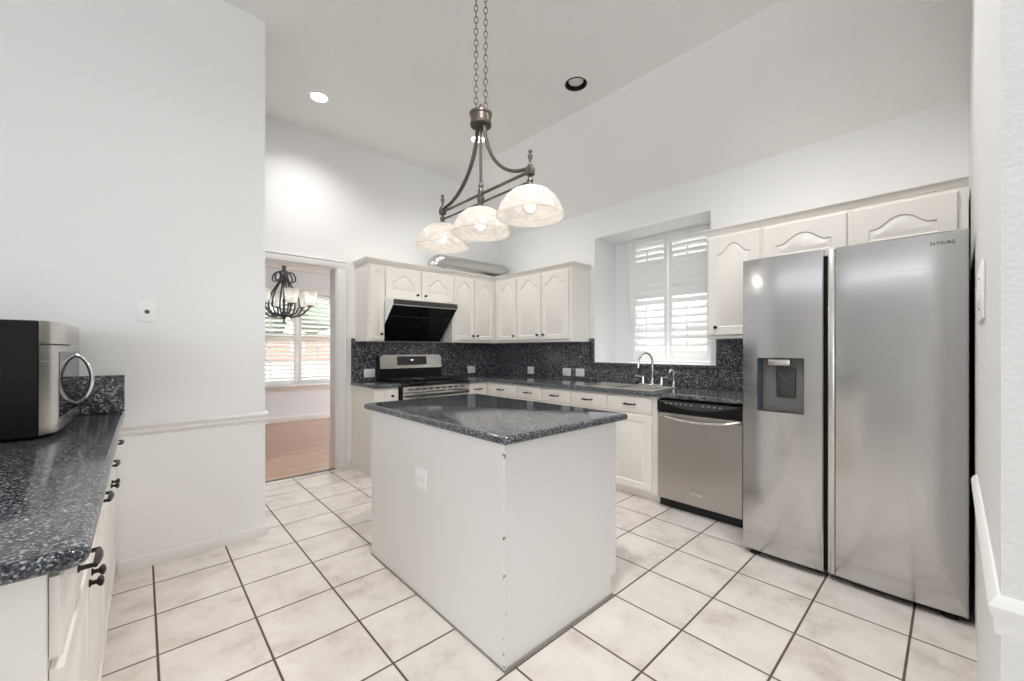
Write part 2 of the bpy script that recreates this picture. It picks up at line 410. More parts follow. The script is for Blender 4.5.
struct('baseboard_dining', MB().box(-2.2, 4.2, 7.885, 7.9, 0, .11, bev=.004), 'trim')
struct('trim_5', MB().box(-2.2, 4.2, 7.82, 7.9, 2.67, 2.75, bev=.02), 'trim')
# doorway casing and jambs
dc = MB()
dc.box(1.535, 1.632, 4.428, 4.45, 0, 2.139, bev=.004); dc.box(1.615, 1.634, 4.418, 4.45, 0, 2.139, bev=.003); dc.box(1.534, 1.547, 4.421, 4.45, 0, 2.139, bev=.003)
dc.box(.42, 1.632, 4.428, 4.45, 2.140, 2.205, bev=.004); dc.box(.42, 1.634, 4.424, 4.45, 2.206, 2.220, bev=.003)
dc.box(.42, .52, 4.428, 4.45, 0, 2.139, bev=.004)
dc.box(1.522, 1.5335, 4.44, 4.61, 0, 2.1265); dc.box(.5215, .535, 4.44, 4.61, 0, 2.1265); dc.box(.5215, 1.5335, 4.44, 4.61, 2.128, 2.1385)
struct('trim_3', dc, 'trim')

# kitchen window: sash and pane behind the shutters
w1 = MB()
for y0, y1, z0, z1 in ((WY0, WY0+.05, WZ0, WZ1), (WY1-.05, WY1, WZ0, WZ1), (WY0, WY1, WZ0, WZ0+.05), (WY0, WY1, WZ1-.05, WZ1), (WY0, WY1, 1.80, 1.85)):
    w1.box(4.27, 4.31, y0, y1, z0, z1, bev=.004)
w1o = struct('window_1', w1, 'trim'); MB().box(4.288, 4.292, WY0, WY1, WZ0, WZ1).build('pane', 'glass', w1o)
w2 = MB()
for x0, x1, z0, z1 in ((.98, 1.04, .66, 2.28), (3.09, 3.15, .66, 2.28), (.98, 3.15, .66, .71), (.98, 3.15, 2.23, 2.28), (.98, 3.15, 1.44, 1.48), (2.03, 2.09, .66, 2.28)):
    w2.box(x0, x1, 7.96, 8.02, z0, z1, bev=.004)
w2o = struct('window_2', w2, 'trim'); MB().box(.98, 3.15, 7.988, 7.992, .66, 2.28).build('pane', 'glass', w2o)
MB().box(.90, 3.23, 7.80, 7.90, .62, .65, bev=.006).box(.94, 3.19, 7.875, 7.9, .55, .62, bev=.004).build('window_sill', 'trim', w2o)
MB().box(.88, .98, 7.875, 7.9, .65, 2.38, bev=.005).box(3.15, 3.25, 7.875, 7.9, .65, 2.38, bev=.005).box(.88, 3.25, 7.875, 7.9, 2.28, 2.38, bev=.005).build('window_frame', 'trim', w2o)

# outside: lawn, hedge, fence and a low brick house beyond the dining window
struct('ground', MB().box(-60, 80, 8.06, 120, -.5, -.3).box(4.4, 40, -20, 8.06, -.5, -.3), 'lawn')

def louver_set(mb, F, u0, u1, z0, z1, n, width, tilt, thick=.009):
    """slats that run along u, pivoting about their length"""
    step = (z1-z0)/n; c, s_ = math.cos(tilt), math.sin(tilt)
    for i in range(n):
        zc = z0 + (i+.5)*step; loops = []
        for u in (u0, u1):
            l = []
            for k in range(10):
                a = k*2*PI/10; p, q = width/2*math.cos(a), thick/2*math.sin(a)
                l.append(F.p(u, p*c - q*s_, zc + p*s_ + q*c))
            loops.append(l)
        mb.loft(loops)
def shutter(label, F, u0, u1, z0, z1, zm, sides, nlow, nup, tl, tu, rodu, base_loc, group, rb=.075):
    """one hinged plantation-shutter panel"""
    t = thing('plantation_shutter', label, 'shutter', base_loc, group)
    f = MB(); st = sides
    f.box(u0, u0+st, -.014, .014, z0, z1, F, .003); f.box(u1-st, u1, -.014, .014, z0, z1, F, .003)
    f.box(u0+st, u1-st, -.014, .014, z0, z0+rb, F, .003); f.box(u0+st, u1-st, -.014, .014, z1-rb*.8, z1, F, .003)
    f.box(u0+st, u1-st, -.014, .014, zm-.045, zm+.045, F, .003); f.build('frame', 'shutter', t)
    a = MB(); louver_set(a, F, u0+st, u1-st, z0+rb, zm-.045, nlow, (zm-z0-.12)/nlow*1.12, tl); a.build('louvers', 'shutter', t)
    b = MB(); zt_ = z1-rb*.8; stp = (zt_-zm-.045)/nup; nt_ = 3 if tu > 1 else 0
    louver_set(b, F, u0+st, u1-st, zm+.045, zt_-nt_*stp, nup-nt_, stp*1.16, tu)
    if nt_: louver_set(b, F, u0+st, u1-st, zt_-nt_*stp, zt_, nt_, stp*1.12, tu-math.radians(32))
    b.build('louvers', 'shutter', t)
    hw = (zm-z0-.12)/nlow*.56
    MB().box(rodu-.006, rodu+.006, hw*math.cos(tl)+.004, hw*math.cos(tl)+.016, z0+rb+.05, zm-.09, F, .002).build('tilt_rod', 'shutter', t)
    MB().box(rodu-.006, rodu+.006, hw*math.cos(tu)+.004, hw*math.cos(tu)+.016, zm+.10, z1-.13, F, .002).build('tilt_rod', 'shutter', t)
    return t
FW = Fr((4.165, 0, 0), (0, 1, 0), (-1, 0, 0))
shutter('far panel of the white kitchen shutters, directly behind the arched faucet', FW, 2.068, 2.488, 1.155, 2.515, 1.885, .042, 8, 8, math.radians(-62), math.radians(80), 2.30, (4.165, 2.28, 1.155), 'kitchen window shutters')
shutter('panel of white kitchen shutters touching the wall cabinet by the fridge', FW, 1.620, 2.060, 1.155, 2.515, 1.885, .042, 8, 8, math.radians(-62), math.radians(80), 1.85, (4.165, 1.84, 1.155), 'kitchen window shutters')
struct('trim_4', MB().box(4.15, 4.22, 2.49, 2.53, 1.131, 2.535, bev=.004).box(4.15, 4.22, 1.575, 1.618, 1.131, 2.535, bev=.004).box(4.15, 4.22, 1.61, 2.50, 1.131, 1.152, bev=.004).box(4.15, 4.22, 1.61, 2.5, 2.518, 2.535, bev=.002), 'shutter')
FD = Fr((0, 7.93, 0), (1, 0, 0), (0, -1, 0))
shutter('dining room shutter panel behind the chandelier, its louvers open on the yard', FD, 1.0, 2.045, .67, 2.27, 1.455, .05, 9, 9, math.radians(26), math.radians(26), 1.62, (1.5, 7.93, .67), 'dining room shutters', rb=.06)
shutter('dining room shutter panel nearest the doorway casing, its louvers open on the yard', FD, 2.075, 3.13, .67, 2.27, 1.455, .05, 9, 9, math.radians(26), math.radians(26), 2.40, (2.6, 7.93, .67), 'dining room shutters', rb=.06)

# ------------------------------------------------------------------ cabinetry
def outline(u0, u1, z0, z1, d, rise, nb=16, ns=4):
    a, b, c, e = u0+d, u1-d, z0+d, z1-d; P = []
    for i in range(nb): P.append((a+(b-a)*i/nb, c))
    sh = e-rise
    for i in range(ns): P.append((b, c+(sh-c)*i/ns))
    for i in range(nb*2):
        t = 1-2*i/(nb*2); x = (abs(t)/.84)**1.2
        P.append(((a+b)/2+(b-a)/2*t, sh + (rise*.5*(1+math.cos(PI*min(x, 1))))))
    for i in range(ns): P.append((a, sh+(c-sh)*i/ns))
    return P
def panel_front(mb, F, u0, u1, z0, z1, n0, th, m=.055, rise=.0, flat=False):
    n1 = n0+th; q = lambda P, n: [F.p(u, n, z) for u, z in P]
    L = [q(outline(u0, u1, z0, z1, 0, 0), n0), q(outline(u0, u1, z0, z1, 0, 0), n1-.004), q(outline(u0, u1, z0, z1, .004, 0), n1)]
    if not flat:
        L += [q(outline(u0, u1, z0, z1, m, rise), n1), q(outline(u0, u1, z0, z1, m+.006, rise), n1-.007),
              q(outline(u0, u1, z0, z1, m+.013, rise), n1-.007), q(outline(u0, u1, z0, z1, m+.030, rise), n1-.001)]
    else:
        L += [q(outline(u0, u1, z0, z1, .012, 0), n1), q(outline(u0, u1, z0, z1, .018, 0), n1+.002)]
    return mb.loft(L)
def knob(F, u, n, z, parent, mat='bronze', r=.0145):
    o = F.p(u, n, z)
    MB().lathe(o, F.N, [(.010, 0), (.010, .003), (.006, .006), (.006, .014), (r*.8, .018), (r, .022), (r*.95, .026), (r*.5, .029), (0, .030)], 16).build('knob', mat, parent)
def pull(F, u, n, z, parent, half=.048, mat='bronze', out=.030):
    m = MB()
    for s in (-1, 1): m.lathe(F.p(u+s*half, n, z), F.N, [(.009, 0), (.009, .003), (.0055, .006), (.005, out-.004), (.006, out)], 10)
    pts = [F.p(u-half*1.12+2*half*1.12*i/12, n+out-.002+.003*math.sin(PI*i/12), z) for i in range(13)]
    m.tube(pts, [.0045+.0035*math.sin(PI*i/12) for i in range(13)], 8)
    m.build('pull', mat, parent)
def upper(label, F, u0, u1, z0, z1, depth, doors, arch=.05, m=.05, group='white wall cabinets', corn=True, ends=(0, 0), clip=None):
    """doors: list of (u0,u1,knob_u or None, knob z, door z0, z1)"""
    o = thing('wall_cabinet', label, 'cabinet', F.p((u0+u1)/2, 0, z0), group)
    MB().box(u0, u1, -depth, 0, z0, z1, F, .002, 1).build('body', 'cab', o)
    for (a, b, ku, kz, c, d) in doors:
        mb = MB(); r = min(arch, (b-a)*.20, (d-c)*.22)
        panel_front(mb, F, a, b, c, d, .001, .019, min(m, (b-a)*.22), r)
        dr = mb.build('door', 'cab', o, ang=20)
        if ku is not None: knob(F, ku, .020, kz, dr)
    if corn:
        c = MB(); P = [(0, 0), (.006, 0), (.010, .012), (.024, .034), (.030, .040), (.030, .050), (0, .050)]
        e0, e1 = ends
        loops = []
        for u, e in ((u0, e0), (u1, e1)): loops.append([F.p(u + (e*a), a, z1-.012+b) for a, b in P])
        c.loft(loops)
        for u, e in ((u0, e0), (u1, e1)):
            if e: c.loft([[F.p(u+e*a, nn, z1-.012+b) for a, b in P] for nn in (-depth, 0)] if False else [[F.p(u+e*a, -depth, z1-.012+b) for a, b in P], [F.p(u+e*a, a, z1-.012+b) for a, b in P]])
        c.build('cornice', 'cab', o, ang=25)
    return o
FS = Fr((0, 4.12, 0), (1, 0, 0), (0, -1, 0))            # stove wall uppers, u = X
FV = Fr((3.47, 0, 0), (0, 1, 0), (-1, 0, 0))            # window wall uppers, u = Y
ZB, ZT, ZR = 1.36, 2.197, 2.222
upper('narrow one-door white wall cabinet at the left of the range hood', FS, 1.735, 1.918, ZB, ZT, .33, [(1.752, 1.912, 1.873, 1.437, 1.375, 2.160)], ends=(-1, 0), m=.04)
upper('short white wall cabinet with two arched doors right above the black hood', FS, 1.919, 2.789, 1.80, ZT, .33,
      [(1.928, 2.350, 2.300, 1.885, 1.835, 2.160), (2.362, 2.782, 2.402, 1.885, 1.835, 2.160)], arch=.085, m=.075)
upper('tall two-door white wall cabinet between the hood and the room corner', FS, 2.790, 3.47, ZB, ZT, .33,
      [(2.812, 3.112, 3.080, 1.444, 1.390, 2.160), (3.122, 3.425, 3.152, 1.444, 1.390, 2.160)], arch=.07)
upper('single-door white wall cabinet on the window wall, tucked into the corner', FV, 3.690, 4.119, ZB, ZT, .33,
      [(3.700, 4.045, 3.735, 1.444, 1.390, 2.160)], arch=.075)
upper('two-door white wall cabinet whose bare side panel faces the sink window', FV, 2.818, 3.689, ZB, ZT, .33,
      [(3.275, 3.680, 3.318, 1.446, 1.390, 2.160), (2.858, 3.262, 3.222, 1.446, 1.390, 2.160)], arch=.085, ends=(-1, 0))
upper('white wall cabinet with one tall arched door between the sink window and fridge', FV, .981, 1.385, ZB, ZR, .33,
      [(.990, 1.368, 1.305, 1.452, 1.390, 2.185)], arch=.075, m=.065, ends=(0, 1))
upper('short two-door white cabinet over the steel fridge', FV, -.06, .980, 1.86, ZR, .33,
      [(.478, .968, None, 0, 1.885, 2.185), (-.018, .448, None, 0, 1.885, 2.185)], arch=.085, m=.08)

def basecab(label, F, u0, u1, depth, fronts, group='white base cabinets', zt=.884, toe=.065, toe_d=.045, cat='cabinet', hollow=False):
    """fronts: ('drawer', u0,u1,z0,z1, pull_u|None) / ('door', u0,u1,z0,z1, knob_u, knob_z)"""
    o = thing('base_cabinet', label, cat, F.p((u0+u1)/2, -depth/2, 0), group)
    if hollow:
        q = MB().box(u0, u0+.018, -depth, 0, toe, zt, F).box(u1-.018, u1, -depth, 0, toe, zt, F).box(u0+.018, u1-.018, -depth, -.018, toe, toe+.018, F)
        q.box(u0+.018, u1-.018, -.018, 0, toe, zt, F).box(u0+.018, u1-.018, -depth, -depth+.012, toe+.018, zt, F)
    else: q = MB().box(u0, u1, -depth, 0, toe, zt, F, .002, 1)
    q.box(u0, u1, -depth, -toe_d, 0, toe-.001, F).build('body', 'cab', o)
    for f in fronts:
        mb = MB()
        if f[0] == 'drawer':
            panel_front(mb, F, f[1], f[2], f[3], f[4], .001, .017, flat=True)
            d = mb.build('drawer', 'cab', o, ang=20)
            if f[5] is not None:
                if len(f) > 6: knob(F, f[5], .018, (f[3]+f[4])/2, d)
                else: pull(F, f[5], .019, (f[3]+f[4])/2, d)
        else:
            panel_front(mb, F, f[1], f[2], f[3], f[4], .001, .018, m=.055)
            d = mb.build('door', 'cab', o, ang=20)
            if f[5] is not None: knob(F, f[5], .019, f[6], d)
    return o
FSB = Fr((0, 3.87, 0), (1, 0, 0), (0, -1, 0)); FVB = Fr((3.14, 0, 0), (0, 1, 0), (-1, 0, 0))
dz0, dz1 = .735, .868
basecab('slim white base cabinet at the left of the range, one knob on its drawer', FSB, 1.695, 1.955, .575,
        [('drawer', 1.80, 1.945, dz0, dz1, 1.875, 1), ('door', 1.80, 1.945, .085, .72, 1.83, .66)])
basecab('white base cabinet between the range and the corner with one drawer pull', FSB, 2.835, 3.139, .575,
        [('drawer', 2.845, 3.10, dz0, dz1, 2.97), ('door', 2.845, 3.10, .085, .72, 2.87, .66)])
def dr_pair(label, a, b, door=True, kn=None, hollow=False):
    fr = [('drawer', a+.006, b-.006, dz0, dz1, (a+b)/2)]
    if door: fr.append(('door', a+.006, b-.006, .085, .72, (a+.04 if kn == 0 else b-.04), .66))
    basecab(label, FVB, a, b, .655, fr, hollow=hollow)
dr_pair('white base cabinet in the corner, left of the other window wall drawers', 3.335, 3.869)
dr_pair('white base cabinet second from the corner along the window wall', 2.953, 3.334)
dr_pair('white base cabinet under the row outlets beside the sink, third from the corner', 2.562, 2.952)
basecab('white two-drawer sink base cabinet with a panelled door beside the dishwasher', FVB, 1.637, 2.561, .655,
        [('drawer', 2.137, 2.552, dz0, dz1, 2.345), ('drawer', 1.692, 2.122, dz0, dz1, 1.895), ('door', 1.692, 2.122, .085, .715, None, 0), ('door', 2.137, 2.552, .085, .715, 2.50, .66)], hollow=True)

# left run under the microwave
FL = Fr((-.123, 0, 0), (0, 1, 0), (1, 0, 0))
def left_unit(label, a):
    w = .5275; fr = []
    for k in (0, 1):
        u0, u1 = a+w*k+.008, a+w*(k+1)-.008
        fr.append(('drawer', u0, u1, .715, .862, (u0+u1)/2)); fr.append(('door', u0, u1, .085, .695, u1-.03 if k == 0 else u0+.03, .64))
    return basecab(label, FL, a, a+2*w, .60, fr, group='left counter cabinets')
left_unit('white base cabinet at the near end of the left counter', 1.085)
left_unit('white base cabinet of the left counter against the partition wall', 2.141)

# worktops
one('granite_worktop', MB().round_slab(-.718, -.068, 1.035, 3.198, .885, .92, .030, .016), 'granite',
    'dark speckled granite worktop of the left counter under the microwave', 'worktop', (-.39, 2.1, .885))
one('granite_backsplash', MB().box(-.70, -.070, 3.172, 3.199, .921, 1.127, bev=.002), 'granite_w',
    'short upright granite strip on the partition wall behind the microwave', 'backsplash', (-.385, 3.19, .921))
one('granite_worktop', MB().grid_slab([1.68, 1.964], [3.83, 4.448], lambda x, y: True, .885, .92, .014, 3), 'granite',
    'small granite worktop piece at the left of the range', 'worktop', (1.81, 4.14, .885))
SX0, SX1, SY0, SY1, SYM0, SYM1 = 3.20, 3.625, 1.72, 2.53, 2.125, 2.155
one('granite_worktop', MB().grid_slab([2.825, 3.095, SX0, SX1, 3.798], [0.985, SY0, SYM0, SYM1, SY1, 3.82, 4.448],
    lambda x, y: (x > 3.095 or y > 3.82) and not (SX0 < x < SX1 and SY0 < y < SY1 and not SYM0 < y < SYM1), .885, .92, .012, 3), 'granite',
    'long L-shaped granite worktop around the sink under the window', 'worktop', (3.45, 2.7, .885))
# backsplashes and sill ledge
one('granite_backsplash', MB().box(1.688, 3.798, 4.428, 4.449, .921, 1.359).box(1.688, 1.722, 4.428, 4.449, 1.359, 1.395), 'granite_w',
    'speckled granite backsplash behind the range and hood', 'backsplash', (2.73, 4.44, .921))
bs = MB().box(3.778, 3.799, 0.985, 4.427, .921, 1.10).box(3.778, 3.799, 2.80, 4.427, 1.10, 1.359).box(3.778, 3.799, .995, 1.43, 1.10, 1.359).box(3.778, 3.799, 2.757, 2.815, 1.10, 1.40)
one('granite_backsplash', bs, 'granite_w', 'speckled granite backsplash below and beside the sink window', 'backsplash', (3.79, 2.7, .921))
one('granite_sill', MB().box(3.755, 3.80, 1.43, 2.80, 1.101, 1.130, bev=.004), 'granite', 'thin granite ledge along the bottom of the sink window niche', 'sill', (3.78, 2.1, 1.101))

# ------------------------------------------------------------------ island
isl = thing('kitchen_island', 'free-standing white painted island with scuffed bottom edges on the tile floor', 'island', (1.43, 1.82, 0))
MB().box(1.056, 1.835, 1.197, 2.448, .10, .896).box(1.056, 1.790, 1.197, 2.448, 0, .10).build('body', 'island', isl)
MB().box(1.052, 1.064, 1.193, 1.205, 0, .896, bev=.002, seg=1).build('corner_trim', 'chipped', isl, label='chipped corner edge')
MB().box(1.050, 1.800, 1.188, 1.199, 0, .009).box(1.050, 1.059, 1.196, 2.45, 0, .006).build('base_seam', 'seam', isl, label='dirty grey seam along the floor')
one('granite_worktop', MB().round_slab(1.030, 1.910, 1.164, 2.515, .897, .933, .020, .017), 'granite',
    'polished dark granite worktop on top of the white island', 'worktop', (1.43, 1.82, .897))

def outlet(label, F, u, z, w, h, kind='outlet', group='white outlets on the granite backsplash', slots='slotl', name='wall_outlet', cat='outlet'):
    t = thing(name, label, cat, F.p(u, 0, z), group)
    MB().box(u-w/2, u+w/2, .0005, .006, z-h/2, z+h/2, F, .002).build('plate', 'plate', t)
    if kind == 'outlet_h' or kind == 'outlet_v':
        for s in (-1, 1):
            du, dz = (s*.022, 0) if kind == 'outlet_h' else (0, s*.022)
            m = MB().box(u+du-.015, u+du+.015, .006, .0075, z+dz-.016, z+dz+.016, F, .001)
            so = m.build('socket', 'plate', t)
            k = MB()
            if kind == 'outlet_h': k.box(u+du-.006, u+du-.003, .0075, .0085, z+dz-.007, z+dz+.001, F).box(u+du+.003, u+du+.006, .0075, .0085, z+dz-.007, z+dz+.001, F).box(u+du-.002, u+du+.002, .0075, .0085, z+dz+.006, z+dz+.010, F)
            else: k.box(u+du-.007, u+du-.004, .0075, .0085, z+dz-.003, z+dz+.007, F).box(u+du+.004, u+du+.007, .0075, .0085, z+dz-.003, z+dz+.007, F).box(u+du-.002, u+du+.002, .0075, .0085, z+dz-.010, z+dz-.006, F)
            k.build('slots', slots, so)
    elif kind == 'jack':
        MB().lathe(F.p(u, .006, z), F.N, [(.012, 0), (.012, .002), (.006, .002), (.006, .006), (.003, .007)], 16).build('jack', 'slot', t)
        for s in (-1, 1): MB().lathe(F.p(u, .006, z+s*.042), F.N, [(.004, 0), (.003, .0015)], 10).build('screw', 'plate', t)
    elif kind == 'switch':
        MB().box(u-.006, u+.006, .006, .010, z-.014, z+.010, F, .001).build('toggle', 'plate', t)
        for s in (-1, 1): MB().lathe(F.p(u, .006, z+s*.042), F.N, [(.004, 0), (.003, .0015)], 10).build('screw', 'slot', t)
    return t
FP = Fr((0, 3.20, 0), (1, 0, 0), (0, -1, 0)); FIS = Fr((1.056, 0, 0), (0, 1, 0), (-1, 0, 0))
FBS = Fr((0, 4.428, 0), (1, 0, 0), (0, -1, 0)); FBW = Fr((3.778, 0, 0), (0, 1, 0), (-1, 0, 0)); FRW = Fr((0, -.055, 0), (1, 0, 0), (0, 1, 0))
outlet('white wall plate with a dark jack on the partition wall above the chair rail', FP, .025, 1.493, .082, .120, 'jack', None, name='jack_plate', cat='wall plate')
outlet('white outlet low on the long side of the island', FIS, 1.835, .614, .115, .105, 'outlet_h', None)
outlet('white outlet on the granite at the left of the range', FBS, 1.885, 1.008, .125, .095, 'outlet_h')
outlet('white outlet on the granite at the right of the range', FBS, 3.305, 1.002, .125, .095, 'outlet_h')
outlet('white outlet on the window wall granite nearest the room corner', FBW, 3.755, 1.002, .115, .095, 'outlet_h')
outlet('white outlet on the window wall granite, left one of the close pair by the sink', FBW, 3.145, 1.004, .125, .092, 'outlet_h')
outlet('white outlet on the window wall granite, nearest the sink', FBW, 2.945, 1.006, .125, .092, 'outlet_h')
outlet('white plate seen edge-on along the wall beside the fridge', FRW, 1.72, 1.425, .30, .150, 'switch', None, name='switch_plate', cat='wall plate')

# ------------------------------------------------------------------ sink and faucet
sk = thing('kitchen_sink', 'double-bowl stainless sink set into the granite below the window', 'sink', (3.44, 2.14, .72))
for (a, b) in ((SY0, SYM0), (SYM1, SY1)):
    A, B, C, D = SX0-.004, SX1+.004, a-.004, b+.004; m = MB()
    rr = lambda i, z: [Vector((x, y, z)) for x, y in ((A+i, C+i), (B-i, C+i), (B-i, D-i), (A+i, D-i))]
    m.loft([rr(-.016, .9215), rr(-.014, .925), rr(.006, .925), rr(.009, .918), rr(.014, .74), rr(.03, .725)], cap0=False)
    m.build('bowl', 'steel2', sk)
    MB().lathe(((A+B)/2, (C+D)/2, .7255), (0, 0, 1), [(.04, 0), (.038, .002), (.01, .001)], 20).build('drain', 'chrome', sk)
fc = thing('kitchen_faucet', 'chrome two-handle faucet with a high arched spout behind the sink', 'faucet', (3.69, 2.0, .92))
MB().box(3.655, 3.715, 1.875, 2.125, .921, .938, bev=.006, seg=3).build('deck_plate', 'chrome', fc)
sp = [(3.69, 1.99, .938)] + [(3.69, 1.99, .94+.02*i) for i in range(1, 11)]
R = .075
d_ = Vector((-.85, .53, 0)).normalized()
for i in range(1, 14):
    a = PI*i/13*1.02; q = d_*(R*(1-math.cos(a))); sp.append((3.69+q.x, 1.99+q.y, 1.14+R*1.35*math.sin(a)))
e = sp[-1]; sp += [(e[0], e[1], e[2]-.02), (e[0], e[1], e[2]-.04)]
MB().tube(sp, [.016]*2+[.0115]*(len(sp)-4)+[.0135, .0135], 14).lathe((3.69, 1.99, .938), (0, 0, 1), [(.022, 0), (.020, .02), (.014, .035), (.012, .04)], 16).build('spout', 'chrome', fc)
for y, s in ((2.09, 1), (1.895, -1)):
    MB().lathe((3.69, y, .938), (0, 0, 1), [(.020, 0), (.018, .03), (.015, .05), (.016, .06), (.012, .072), (0, .076)], 16).tube([(3.69, y, 1.0), (3.68, y+s*.03, 1.004), (3.67, y+s*.075, 1.008)], [.007, .006, .0075], 10).build('handle', 'chrome', fc)
sy = thing('side_sprayer', 'small chrome side sprayer on the worktop at the right of the faucet', 'sprayer', (3.69, 1.775, .92))
MB().lathe((3.69, 1.775, .921), (0, 0, 1), [(.022, 0), (.020, .008), (.014, .018), (.0135, .05)], 16).build('base', 'chrome', sy)
MB().lathe((3.69, 1.775, .965), (0, 0, 1), [(.011, 0), (.012, .05), (.016, .075), (.017, .09), (.010, .10)], 16).tube([(3.69, 1.775, 1.05), (3.675, 1.785, 1.07), (3.655, 1.80, 1.072)], [.013, .015, .016], 12).build('spray_head', 'chrome', sy)

# ------------------------------------------------------------------ range
rg = thing('gas_range', 'stainless gas range with black cooktop and upright control panel below the hood', 'range', (2.395, 4.1, 0))
RX0, RX1 = 1.968, 2.826
MB().box(RX0, RX1, 3.85, 4.40, .05, .885, bev=.004).box(RX0+.03, RX1-.03, 3.88, 4.38, 0, .05).build('body', 'blackm', rg)
MB().box(RX0, RX1, 3.815, 4.36, .885, .918, bev=.006).build('cooktop', 'black', rg)
for k, xc in enumerate((2.115, 2.391, 2.667)):
    g = MB(); x0, x1, y0, y1 = xc-.132, xc+.132, 3.85, 4.33
    for (a, b) in (((x0, y0), (x1, y0)), ((x1, y0), (x1, y1)), ((x1, y1), (x0, y1)), ((x0, y1), (x0, y0)), ((xc, y0), (xc, y1)), ((x0, 3.97), (x1, 3.97)), ((x0, 4.21), (x1, 4.21)), ((x0, 4.09), (x1, 4.09))):
        g.tube([(*a, .948), (*b, .948)], .007, 6)
    for x in (x0, x1):
        for y in (y0, y1, 4.09): g.tube([(x, y, .917), (x, y, .95)], .007, 6)
    g.build('grate', 'blackm', rg)
    for y in ((3.97, 4.21) if k != 1 else (4.09,)):
        MB().lathe((xc, y, .917), (0, 0, 1), [(.05, 0), (.05, .008), (.034, .010), (.034, .018), (.03, .021), (0, .021)], 20).build('burner', 'blackm', rg)
FRG = Fr((0, 3.85, 0), (1, 0, 0), (0, -1, 0))
cpn = MB().box(RX0+.018, RX1, 0, .028, .820, .884, FRG, .004).build('vent_panel', 'steel3', rg)
v = MB()
for i in range(9): v.box(RX0+.07+i*.082, RX0+.07+i*.082+.060, .028, .030, .842, .862, FRG)
v.build('vent_slots', 'slot', cpn)
dr = MB().box(RX0+.020, RX1-.004, 0, .030, .26, .815, FRG, .005).build('oven_door', 'steel3', rg)
MB().box(RX0+.10, RX1-.10, .030, .032, .40, .735, FRG, .001).build('oven_window', 'black', dr)
MB().tube([FRG.p(RX0+.04, .030, .792), FRG.p(RX0+.04, .066, .792), FRG.p(RX0+.06, .072, .792), FRG.p(RX1-.06, .072, .792), FRG.p(RX1-.04, .066, .792), FRG.p(RX1-.04, .030, .792)], .013, 12).build('handle', 'char', dr)
MB().box(RX0+.004, RX1-.004, 0, .028, .06, .25, FRG, .005).build('drawer', 'steel3', rg)
bgx0, bgx1 = 1.962, 2.782
bgp = MB().prism([(4.345, .918), (4.42, .918), (4.42, 1.205), (4.365, 1.205)], lambda a, b, t: (bgx0+t*(bgx1-bgx0), a, b)).build('backguard', 'blackm', rg)
def on_bg(u, dz, n):   # the slanted panel of the backguard
    t = dz; y = 4.345 + (4.365-4.345)*((t-.918)/.287); return Vector((u, y-n, t))
s = MB(); P = [(bgx0+.008, 1.055), (bgx1-.008, 1.055), (bgx1-.008, 1.190), (bgx1-.05, 1.212), (bgx0+.05, 1.212), (bgx0+.008, 1.190)]
s.loft([[on_bg(u, z, 0) for u, z in P], [on_bg(u, z, .016+.02*(1.212-z)) for u, z in P]]); pn = s.build('control_panel', 'steel3', rg)
s = MB(); P = outline(2.178, 2.562, 1.092, 1.192, 0, 0); s.loft([[on_bg(u, z, .016) for u, z in P], [on_bg(u, z, .0205) for u, z in P]]); dp = s.build('display', 'char', pn)
s = MB(); s.loft([[on_bg(u, z, .0205) for u, z in ((2.35, 1.142), (2.385, 1.142), (2.385, 1.158), (2.35, 1.158))], [on_bg(u, z, .0212) for u, z in ((2.35, 1.142), (2.385, 1.142), (2.385, 1.158), (2.35, 1.158))]]); s.build('clock', 'dispv', pn)

# hood
hd = thing('range_hood', 'slanted black glass range hood above the gas range', 'hood', (2.33, 4.45, 1.38))
HX0, HX1 = 1.922, 2.712
MB().prism([(4.45, 1.375), (4.29, 1.375), (3.915, 1.755), (3.915, 1.797), (4.118, 1.797), (4.118, 1.799), (4.45, 1.799)], lambda a, b, t: (HX0+t*(HX1-HX0), a, b)).build('housing', 'trim', hd)
MB().box(HX0-.001, HX1+.001, 3.900, 3.914, 1.745, 1.797, bev=.002).build('control_strip', 'char', hd)
MB().box(HX0-.001, HX1+.001, 3.904, 3.914, 1.736, 1.745).build('metal_trim', 'steel3', hd)
n_ = Vector((0, -.38, -.375)).normalized()
def hp(u, t, n): return Vector((u, 3.915+(4.29-3.915)*t, 1.750+(1.375-1.750)*t)) + n_*n
MB().loft([[hp(HX0, 0.02, .001), hp(HX1, .02, .001), hp(HX1, 1, .001), hp(HX0, 1, .001)], [hp(HX0, 0.02, .010), hp(HX1, .02, .010), hp(HX1, 1, .010), hp(HX0, 1, .010)]]).build('glass_panel', 'black', hd)
for t in (.30,):
    MB().loft([[hp(HX0+.02, t, .010), hp(HX1-.02, t, .010), hp(HX1-.02, t+.012, .010), hp(HX0+.02, t+.012, .010)], [hp(HX0+.02, t, .0112), hp(HX1-.02, t, .0112), hp(HX1-.02, t+.012, .0112), hp(HX0+.02, t+.012, .0112)]]).build('seam', 'char', hd)

# duct on top of the wall cabinets
dc_ = thing('vent_duct', 'silver flexible vent duct lying along the tops of the wall cabinets', 'duct', (3.2, 4.28, 2.27))
pts = []; n = 0
for i in range(12):
    a = PI/2*i/11; pts.append((2.75-.10*math.cos(a)-.0, 4.30, 2.27+.085*math.sin(a)))
m = MB(); m.tube([(2.65, 4.30, 2.205)]+pts+[(2.79, 4.30, 2.356)], [.094+.006*(i % 2) for i in range(14)], 24); m.build('elbow', 'alum', dc_)
m = MB(); L = [2.785+i*.0119 for i in range(82)]; m.tube([(x, 4.30, 2.356) for x in L], [.096+.0018*(i % 2) for i in range(82)], 28); m.build('pipe', 'alum', dc_)

